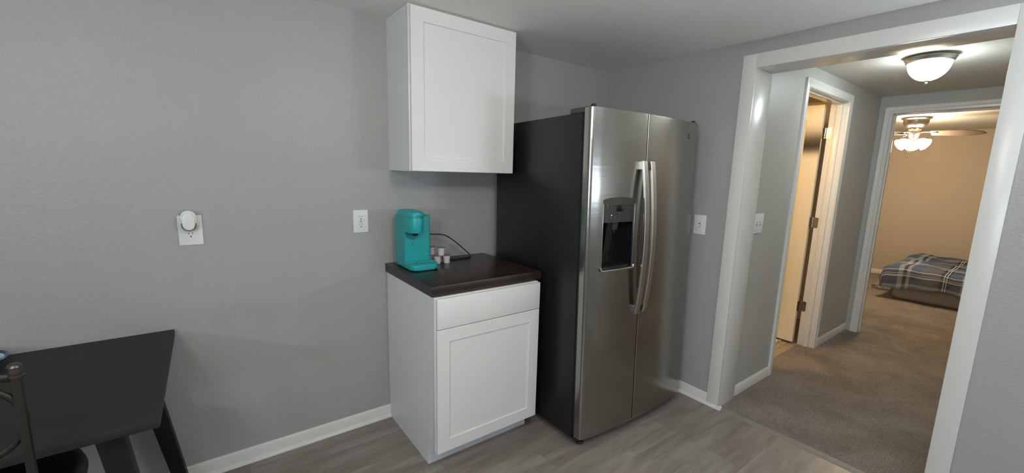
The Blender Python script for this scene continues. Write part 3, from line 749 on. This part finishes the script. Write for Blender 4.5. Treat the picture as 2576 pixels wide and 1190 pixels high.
# ------------------------------------------------------------------ wall plates
def plate(name, u, z, w_, h_, axis, plane, label, cat, group=None):
    loc = (u, plane, z) if axis == 'y' else (plane, u, z)
    t = thing(name, loc, label, cat, group); return t
def plate_mesh(parent, w_, h_, axis, holes=False):
    bm = B(); pr_ = rrect(-w_/2, w_/2, -h_/2, h_/2, .003, 3)
    if axis == 'y': prism(bm, pr_, 'y', -.0055, 0, .002, 2)
    else: prism(bm, pr_, 'x', -.0055, 0, .002, 2)
    return obj('cover_plate', bm, M_plate, parent, local=True)
def slots(parent, zc, y, axis='y'):
    bm = B()
    box(bm, (-.0073, y-.0006, zc+.001), (-.0053, y+.001, zc+.0095)); box(bm, (.0050, y-.0006, zc+.002), (.0068, y+.001, zc+.0090))
    prism(bm, arc(0, zc-.007, .0028, 0, 180, 6)+[(-.0028, zc-.0092), (.0028, zc-.0092)], 'y', y-.0006, y+.001)
    return obj('socket_slot', bm, M_slot, parent, None, local=True)
# duplex outlet with night light
o1 = plate('electrical_outlet', -2.577, 1.1595, .084, .128, 'y', 0, 'white duplex outlet on the left wall, night light plugged into it', 'outlet')
plate_mesh(o1, .084, .128, 'y')
for zc in (.0195, -.0195):
    bm = B(); prism(bm, arc(0, zc, .0172, 35, 145, 8, ry=.0172)+arc(0, zc, .0172, 215, 325, 8, ry=.0172), 'y', -.0072, -.0045, .0008)
    rc = obj('receptacle', bm, M_plate, o1, local=True)
    slots(rc, zc-.000, -.0072)
bm = B(); lathe(bm, [(.003, 0), (.003, .001), (0, .0016)], (0, -.0052, 0), 12, Matrix.Rotation(R(90), 3, 'X')); obj('screw', bm, M_plate, o1, local=True)
nl = thing('night_light', (-2.580, -.008, 1.197), 'white oval plug-in night light on the duplex outlet', 'night light')
def stad(w_, z0_, z1_, n_=10): r = w_/2; return arc(0, z1_-r, r, 0, 180, n_)+arc(0, z0_+r, r, 180, 360, n_)
bm = B(); r = .0275
prism(bm, arc(0, .049-r, r, 0, 180, 14)+[(-r, -.006), (r, -.006)], 'y', -.033, -.0005, .004, 3); obj('housing', bm, M_plate, nl, local=True)
bm = B(); prism(bm, [(r-.001, -.0055), (-r+.001, -.0055)]+arc(0, -.016, r-.001, 180, 360, 14, ry=.022), 'y', -.028, -.0005, .002, 2)
obj('diffuser', bm, mat('smoky_yellow_diffuser', (.40, .38, .20), .3, trans=.35), nl, local=True, label='translucent yellowish lower band')
bm = B(); prism(bm, stad(.041, -.033, .042), 'y', -.041, -.032, .004, 3); obj('front_cover', bm, M_plate, nl, local=True)
# GFCI outlet
o2 = plate('electrical_outlet', -1.861, 1.1645, .078, .120, 'y', 0, 'white rectangular GFCI outlet beside the coffee counter', 'outlet')
plate_mesh(o2, .078, .120, 'y')
bm = B(); prism(bm, rrect(-.0168, .0168, -.0335, .0335, .002, 2), 'y', -.0075, -.004, .0008); rc = obj('receptacle', bm, M_plate, o2, local=True)
slots(rc, .0210, -.0075); slots(rc, -.0205, -.0075)
for zz in (.0045, -.0035):
    bm = B(); box(bm, (-.006, -.0095, zz-.0024), (.006, -.0073, zz+.0024), .0006); obj('test_button', bm, mat('grey_button', (.35, .34, .33), .5), rc, local=True)
bm = B(); box(bm, (.0105, -.0078, .0038), (.0128, -.0074, .0050)); obj('indicator', bm, M_slot, rc, None, local=True)
for zz in (.048, -.048):
    bm = B(); lathe(bm, [(.003, 0), (.003, .001), (0, .0016)], (0, -.0052, zz), 12, Matrix.Rotation(R(90), 3, 'X')); obj('screw', bm, M_plate, o2, local=True)
def toggle(parent, yc, zc=0.):
    bm = B(); box(bm, (-.0062, yc-.0055, zc-.012), (-.0050, yc+.0055, zc+.012)); fr = obj('toggle_slot', bm, mat('grey_slot', (.25, .24, .23), .6), parent, None, local=True)
    bm = B(); vv = []
    prism(bm, [(-.005, zc-.004), (-.005, zc+.004), (-.0185, zc+.0125), (-.0200, zc+.0065)], 'y', yc-.0042, yc+.0042, .0008); return bm
def toggle_x(parent, yc):
    fr = B(); box(fr, (-.0064, yc-.0058, -.0125), (-.0050, yc+.0058, .0125)); obj('toggle_slot', fr, mat('grey_slot', (.25, .24, .23), .6), parent, None, local=True)
    bm = B(); prism(bm, [(u, v_) for u, v_ in [(-.005, -.004), (-.005, .004), (-.0185, -.0065), (-.0200, -.0125)]], 'y', yc-.0042, yc+.0042, .0008); obj('toggle', bm, M_plate, parent, local=True)
s1 = plate('light_switch', -.853, 1.150, .075, .123, 'x', 0, 'white single light switch on the wall right of the refrigerator', 'light switch')
plate_mesh(s1, .080, .123, 'x'); toggle_x(s1, 0)
s2 = thing('light_switch', (.298, YH, 1.167), 'white double light switch on the hall wall inside the opening', 'light switch')
plate_mesh(s2, .126, .127, 'y')
for xc in (-.023, .023):
    fr = B(); box(fr, (xc-.0058, -.0064, -.0125), (xc+.0058, -.0050, .0125)); obj('toggle_slot', fr, mat('grey_slot', (.25, .24, .23), .6), s2, None, local=True)
    bm = B(); prism(bm, [(-.005, -.004), (-.005, .004), (-.0185, .0125), (-.0200, .0065)], 'x', xc-.0042, xc+.0042, .0008); obj('toggle', bm, M_plate, s2, local=True)

# ------------------------------------------------------------------ dome ceiling lights
def dome_light(loc, r, glass, label, pan=M_nickel):
    t = thing('ceiling_light', loc, label, 'ceiling light')
    bm = B(); lathe(bm, [(0, 0), (r*.93, 0), (r, -.008), (r*1.02, -.016), (r*.97, -.024), (r*.95, -.034), (r*.88, -.040), (r*.80, -.036), (0, -.034)], loc, 48); obj('pan', bm, pan, t)
    bm = B(); pr_ = [(r*.86*math.cos(R(a_)), -.036-.114*(r/.125)*math.sin(R(a_))) for a_ in range(0, 90, 9)]+[(0, -.036-.114*(r/.125))]
    lathe(bm, pr_, loc, 48); obj('glass_dome', bm, glass, t)
    zb = -.036-.114*(r/.125)
    bm = B(); lathe(bm, [(0, zb-.019), (.005, zb-.018), (.007, zb-.012), (.005, zb-.006), (.012, zb-.002), (.013, zb+.002), (0, zb+.002)], loc, 20); obj('finial', bm, pan, t)
    return t
dome_light((1.055, -1.622, HH), .119, M_domeh, 'lit dome ceiling light in the hall seen through the opening', M_nickel)
def globe_light(loc, glass, label):
    t = thing('ceiling_light', loc, label, 'ceiling light')
    bm = B(); lathe(bm, [(0, 0), (.075, 0), (.080, -.006), (.078, -.020), (.06, -.026), (0, -.026)], loc, 40); obj('pan', bm, M_nickel, t)
    bm = B(); lathe(bm, [(0, -.020), (.011, -.020), (.011, -.130), (.030, -.137), (.045, -.147), (0, -.149)], loc, 20); obj('stem', bm, M_nickel, t)
    bm = B(); lathe(bm, [(.045, -.142)]+[(.108*math.cos(R(a_)), -.230-.100*math.sin(R(a_))) for a_ in range(-60, 90, 10)]+[(0, -.330)], loc, 40); obj('glass_globe', bm, glass, t, 60)
globe_light((-1.76, -1.90, H), M_domek, 'lit white globe ceiling light over the kitchen floor')
globe_light((-3.22, -2.05, H), M_domed, 'lit white globe ceiling light nearest the dining table')
dome_light((.45, -.62, HH), .13, M_domeb, 'warm lit dome ceiling light inside the bathroom')

# ------------------------------------------------------------------ ceiling fan
fx, fyy = 4.25, -1.003
fan = thing('ceiling_fan', (fx, fyy, HH), 'nickel ceiling fan with brown blades and lit glass shades in the bedroom', 'ceiling fan')
bm = B(); lathe(bm, [(0, 0), (.132, 0), (.140, -.006), (.138, -.016), (.118, -.028), (.115, -.060), (.105, -.090), (.078, -.115), (.05, -.122), (0, -.122)], (fx, fyy, HH), 48); obj('motor_housing', bm, M_nickel, fan, 45)
bm = B(); lathe(bm, [(.046, -.12), (.052, -.13), (.060, -.138), (.060, -.200), (.050, -.212), (.048, -.225), (.040, -.250), (0, -.255)], (fx, fyy, HH), 32); obj('light_fitter', bm, M_nickel, fan, 45)
for kk in range(3):
    ang = R(-91+120*kk); M4 = Matrix.Translation((fx, fyy, HH-.178)) @ Matrix.Rotation(ang, 4, 'Z')
    bm = B()
    # bracket arm
    q = [(.05, 0, .0), (.09, 0, .008), (.13, 0, .004), (.17, 0, -.004)]
    tube(bm, q, .008, 8, flat=(.013, .004)); prism(bm, [(.155, -.03), (.20, -.045), (.22, 0), (.20, .045), (.155, .03)], 'z', -.009, -.004, .001)
    bmesh.ops.transform(bm, matrix=M4, verts=bm.verts[:]); br_ = obj('blade_bracket', bm, M_nickel, fan)
    bm = B(); out = [(.165, -.048), (.30, -.058), (.46, -.066), (.575, -.052), (.645, -.030), (.668, .008), (.655, .020), (.60, .040), (.48, .064), (.30, .056), (.165, .048)]
    prism(bm, out, 'z', -.0035, .0035, .001)
    M5 = M4 @ Matrix.Rotation(R(2.5), 4, 'Y') @ Matrix.Rotation(R(-22), 4, 'X') @ Matrix.Diagonal((.885, 1.1, 1, 1))
    bmesh.ops.transform(bm, matrix=M5, verts=bm.verts[:]); obj('blade', bm, M_blade, fan)
for kk in range(3):
    ang = R(131+120*kk); M3 = (Matrix.Rotation(ang, 3, 'Z') @ Matrix.Rotation(R(-58), 3, 'Y'))
    c0 = Vector((fx, fyy, HH-.262)) + Matrix.Rotation(ang, 3, 'Z') @ Vector((.045, 0, 0))
    bm = B(); n_ = 40; pr_ = [(.018, 0), (.023, -.010), (.044, -.034), (.051, -.054), (.054, -.074), (.065, -.098), (.070, -.103)]
    rings = []
    for i, (r, z) in enumerate(pr_):
        ring = []
        for j in range(n_):
            wv = 1+.02*(i/6)**2*math.cos(8*2*math.pi*j/n_)
            ring.append(bm.verts.new(c0 + M3 @ Vector((r*wv*math.cos(2*math.pi*j/n_), r*wv*math.sin(2*math.pi*j/n_), z))))
        rings.append(ring)
    for A0, B0 in zip(rings, rings[1:]):
        for j in range(n_): bm.faces.new((A0[j], A0[(j+1) % n_], B0[(j+1) % n_], B0[j]))
    obj('glass_shade', bm, M_shade, fan)
    bm = B(); lathe(bm, [(0, .012), (.018, .010), (.023, 0), (.023, -.008), (0, -.008)], c0, 20, M3); obj('shade_holder', bm, M_nickel, fan)
for dy_, l_ in ((-.014, .150), (.008, .200)):
    bm = B(); tube(bm, [(fx-.045, fyy+dy_, HH-.235), (fx-.11, fyy+dy_, HH-.27), (fx-.13, fyy+dy_, HH-.30), (fx-.13, fyy+dy_, HH-.25-l_)], .0020, 6); lathe(bm, [(0, .012), (.004, .010), (.007, 0), (.006, -.010), (0, -.014)], (fx-.13, fyy+dy_, HH-.262-l_), 12); obj('pull_chain', bm, M_nickel, fan)

# ------------------------------------------------------------------ bed
mx0, mx1, my0, my1 = 4.40, 5.90, -1.02, -3.0
bm = B(); box(bm, (mx0, my1, .003), (mx1, my0, .385), .055, 5)
bed = thing('bed_mattress', (5.15, -2.0, .0), 'low taupe air mattress lying on the bedroom carpet under plaid bedding', 'mattress')
obj('lower_chamber', bm, M_matt, bed)
bm = B(); tube(bm, [(mx0-.0, my0-.05, .20), (mx0, my1+.05, .20)], .006, 6); obj('seam_piping', bm, M_matt, bed)
# comforter: cloth grid wrapped over the mattress
def cloth_pt(s, t):
    """s: distance along y from the near-left end (my0) toward the right (negative = past the end), t: distance across from the near edge"""
    top = .40
    def wrap(d, lim):  # returns (horizontal offset, drop) for overhang d>0
        r = .05
        if d <= 0: return d, 0.
        a_ = min(d/r, math.pi/2)
        h = r*math.sin(a_); v_ = r*(1-math.cos(a_))
        if d > r*math.pi/2: v_ += (d-r*math.pi/2); h += .10*(d-r*math.pi/2)
        return h, v_
    hs, vs1 = wrap(-s, 0); ht, vt1 = wrap(-t, 0); hf, vf1 = wrap(t-1.5, 0)
    if s >= 0: y = my0 - s
    else: y = my0 + hs*1.25
    if t < 0: x = mx0-.0 - ht
    elif t > 1.5: x = mx0+1.5+hf
    else: x = mx0+t
    if s < 0: z = top - vs1*.62 
    else: z = top
    z -= vt1 + vf1
    if s < 0 and t < 0:
        x -= .06*(-s); y += .03
    # wrinkles and a raised far-left corner
    z += .012*math.sin(7*s+3*t)+.009*math.sin(13*t-5*s+1)+.006*math.sin(21*s+9*t)
    if t < 0: x -= .012*math.sin(16*s+2)*min(1, -t*6)
    z += .05*math.exp(-((t-1.25)**2)/.08-((s-.02)**2)/.03)
    z += .025*math.exp(-((t-.5)**2)/.15-((s-.25)**2)/.1)
    if s < 0: z = max(z, .17-.35*s*0 if t >= -.02 else .15)
    z = max(z, .012)
    return Vector((x, y, z))
bm = B(); uvl = bm.loops.layers.uv.new('UVMap'); ns, ntt = 90, 84
S = [-.26+(1.90+.26)*i/ns for i in range(ns+1)]; T = [-.26+(1.5+.26+.2)*j/ntt for j in range(ntt+1)]
gr = [[None]*(ntt+1) for _ in range(ns+1)]; uv = {}
for i, s in enumerate(S):
    for j, t in enumerate(T):
        tt = t
        if j == 0: tt = t - .015*math.sin(9*s)
        v_ = bm.verts.new(cloth_pt(s, tt)); gr[i][j] = v_; uv[v_] = (s+.30, t+.42)
for i in range(ns):
    for j in range(ntt):
        f = bm.faces.new((gr[i][j], gr[i+1][j], gr[i+1][j+1], gr[i][j+1]))
        for lp in f.loops: lp[uvl].uv = uv[lp.vert]
cf = obj('comforter', bm, M_plaid, smooth=180); tag(cf, 'blue grey and white plaid comforter draped over the low bed', 'comforter')
base_origin(cf, (5.15, -1.9, .15))
so = cf.modifiers.new('thickness', 'SOLIDIFY'); so.thickness = .014; so.offset = 1
# crinkled clear plastic on carpet
bm = B(); bmesh.ops.create_icosphere(bm, subdivisions=3, radius=1)
for q in bm.verts:
    d = q.co.normalized(); n_ = 1+.35*math.sin(9*d.x+4*d.y)*math.cos(7*d.z-5*d.x)+.2*rnd.random()
    q.co = Vector((4.98+.15*d.x*n_, -.84+.11*d.y*n_, max(.004, .040+.040*d.z*n_)))
bg_ = obj('plastic_bag', bm, M_bag, smooth=10); tag(bg_, 'crumpled clear plastic bag on the bedroom carpet beside the bed', 'plastic bag'); base_origin(bg_, (4.98, -.84, .002))

# ------------------------------------------------------------------ dining table
tx1, tx0, ty1, ty0 = -2.665, -3.90, -.012, -.815; TZ = .735
tb = thing('dining_table', (-3.28, -.41, 0), 'dark grey wood dining table with splayed legs against the left wall', 'table')
bm = B(); prism(bm, [(tx0, ty0), (tx1-.012, ty0), (tx1, ty1), (tx0, ty1)], 'z', TZ-.030, TZ, .0025, 2); obj('tabletop', bm, M_table, tb)
bm = B(); box(bm, (tx0+.12, ty0+.10, TZ-.065), (tx1-.14, ty0+.12, TZ-.0301)); box(bm, (tx0+.12, ty1-.12, TZ-.065), (tx1-.14, ty1-.10, TZ-.0301)); box(bm, (tx0+.12, ty0+.12, TZ-.065), (tx0+.14, ty1-.12, TZ-.0301)); box(bm, (tx1-.16, ty0+.12, TZ-.065), (tx1-.14, ty1-.12, TZ-.0301)); obj('apron', bm, M_leg, tb, None)
def tleg(xt, yt, xb, yb_, wt_, wb_):
    bm = B(); L = []
    for (x_, y_, z_, h_) in ((xb, yb_, 0, wb_/2), (xt, yt, TZ-.0305, wt_/2)):
        L.append([bm.verts.new((x_+sx*h_, y_+sy*h_, z_)) for sx, sy in ((-1, -1), (1, -1), (1, 1), (-1, 1))])
    bm.faces.new(L[0]); bm.faces.new(L[1])
    for i in range(4): bm.faces.new((L[0][i], L[0][(i+1) % 4], L[1][(i+1) % 4], L[1][i]))
    bmesh.ops.bevel(bm, geom=bm.edges[:], offset=.003, segments=2, profile=.5, affect='EDGES')
    return obj('leg', bm, M_leg, tb)
tleg(-2.784, -.13, -2.679, -.085, .065, .046); tleg(-2.795, -.72, -2.700, -.775, .060, .044)
tleg(-3.78, -.13, -3.875, -.085, .065, .046); tleg(-3.77, -.72, -3.865, -.775, .060, .044)
# patterned dish on table
pc = (-3.219, -.125, TZ)
bm = B(); lathe(bm, [(0, .001), (.055, .0), (.06, .004), (.095, .016), (.110, .030), (.1115, .032), (.109, .033), (.093, .020), (.058, .008), (0, .007)], (0, 0, 0), 56)
dish = obj('dish', bm, M_cer, smooth=50); dish.location = pc; tag(dish, 'navy rimmed dish with pale floral pattern on the dark table', 'dish')

# ------------------------------------------------------------------ metal chair with round seat, pushed under the table
ch = thing('dining_chair', (-3.115, -.66, 0), 'dark metal chair with black round seat pushed under the table', 'chair')
def ctube(name, pts, r, k_=6, closed=False, n=10, raw=False, flat=None):
    bm = B(); tube(bm, pts if raw else catmull(pts, k_, closed), r, n, closed, flat); return obj(name, bm, M_bronze, ch)
px0, px1, pyb = -3.335, -2.899, -.905
for x_ in (px0, px1):
    s_ = 1 if x_ == px1 else -1
    bm = B(); prism(bm, rrect(-.0078, .0078, -.0078, .0078, .002, 2), 'z', 0, .962)
    bmesh.ops.translate(bm, vec=(x_, pyb, 0), verts=bm.verts[:])
    for q in bm.verts:
        if q.co.z < .5: q.co.y -= .03; q.co.x += s_*.004
    obj('back_post', bm, M_bronze, ch)
    bm = B(); lathe(bm, [(0, 0), (.0115, 0), (.0135, .003), (.0135, .007), (.0105, .009), (.0125, .012), (.0130, .018), (.0115, .024), (.0125, .027), (.0105, .032), (.006, .035), (0, .035)], (x_, pyb, .958), 24); obj('finial', bm, mat('lighter_bronze_finial', (.11, .095, .085), .32, .85), ch)  # finial in a lighter, shinier bronze than the posts
bm = B(); tube(bm, catmull([(px0, pyb, .960), (-3.23, pyb-.002, .972), (-3.117, pyb-.003, .976), (-3.0, pyb-.002, .972), (px1, pyb, .960)], 6), .01, 10, flat=(.006, .009)); obj('top_rail', bm, M_bronze, ch)
bm = B(); tube(bm, [(px0, pyb-.008, .60), (px1, pyb-.008, .60)], .009, 10); obj('lower_rail', bm, M_bronze, ch)
for sx in (-1, 1):
    cx_ = -3.117+sx*.136
    ctube('scroll_ring', [(cx_+.085*math.cos(R(t)), pyb, .862+.088*math.sin(R(t))) for t in range(0, 360, 8)], .0075, closed=True, raw=True)
bm = B(); tube(bm, [(-3.117, pyb-.004, .60), (-3.117, pyb, .97)], .007, 10); obj('back_splat', bm, M_bronze, ch)
bm = B(); tube(bm, [(-3.115+.215*math.cos(R(t)), -.60+.245*math.sin(R(t)), .452) for t in range(0, 360, 12)], .010, 10, True); obj('seat_ring', bm, M_bronze, ch)
bm = B(); n_ = 48; L = []
for r_, z_ in ((.92, .4605), (1.0, .470), (1.03, .492), (1.0, .512), (.9, .524), (.6, .532), (.3, .535)):
    L.append([bm.verts.new((-3.108+.226*r_*math.cos(2*math.pi*j/n_), -.580+.272*r_*math.sin(2*math.pi*j/n_), z_+.012)) for j in range(n_)])
bm.faces.new(L[0]); bm.faces.new(L[-1])
for A0, B0 in zip(L, L[1:]):
    for j in range(n_): bm.faces.new((A0[j], A0[(j+1) % n_], B0[(j+1) % n_], B0[j]))
obj('seat_cushion', bm, M_cushion, ch, 50)
for sx in (-1, 1):
    ctube('front_leg', [(-3.115+sx*.145, -.435, .452), (-3.115+sx*.165, -.40, .25), (-3.115+sx*.195, -.365, .0)], .010)
    ctube('seat_rail', [(px1 if sx > 0 else px0, pyb-.02, .44), (-3.115+sx*.205, -.72, .448), (-3.115+sx*.2, -.64, .452)], .008)
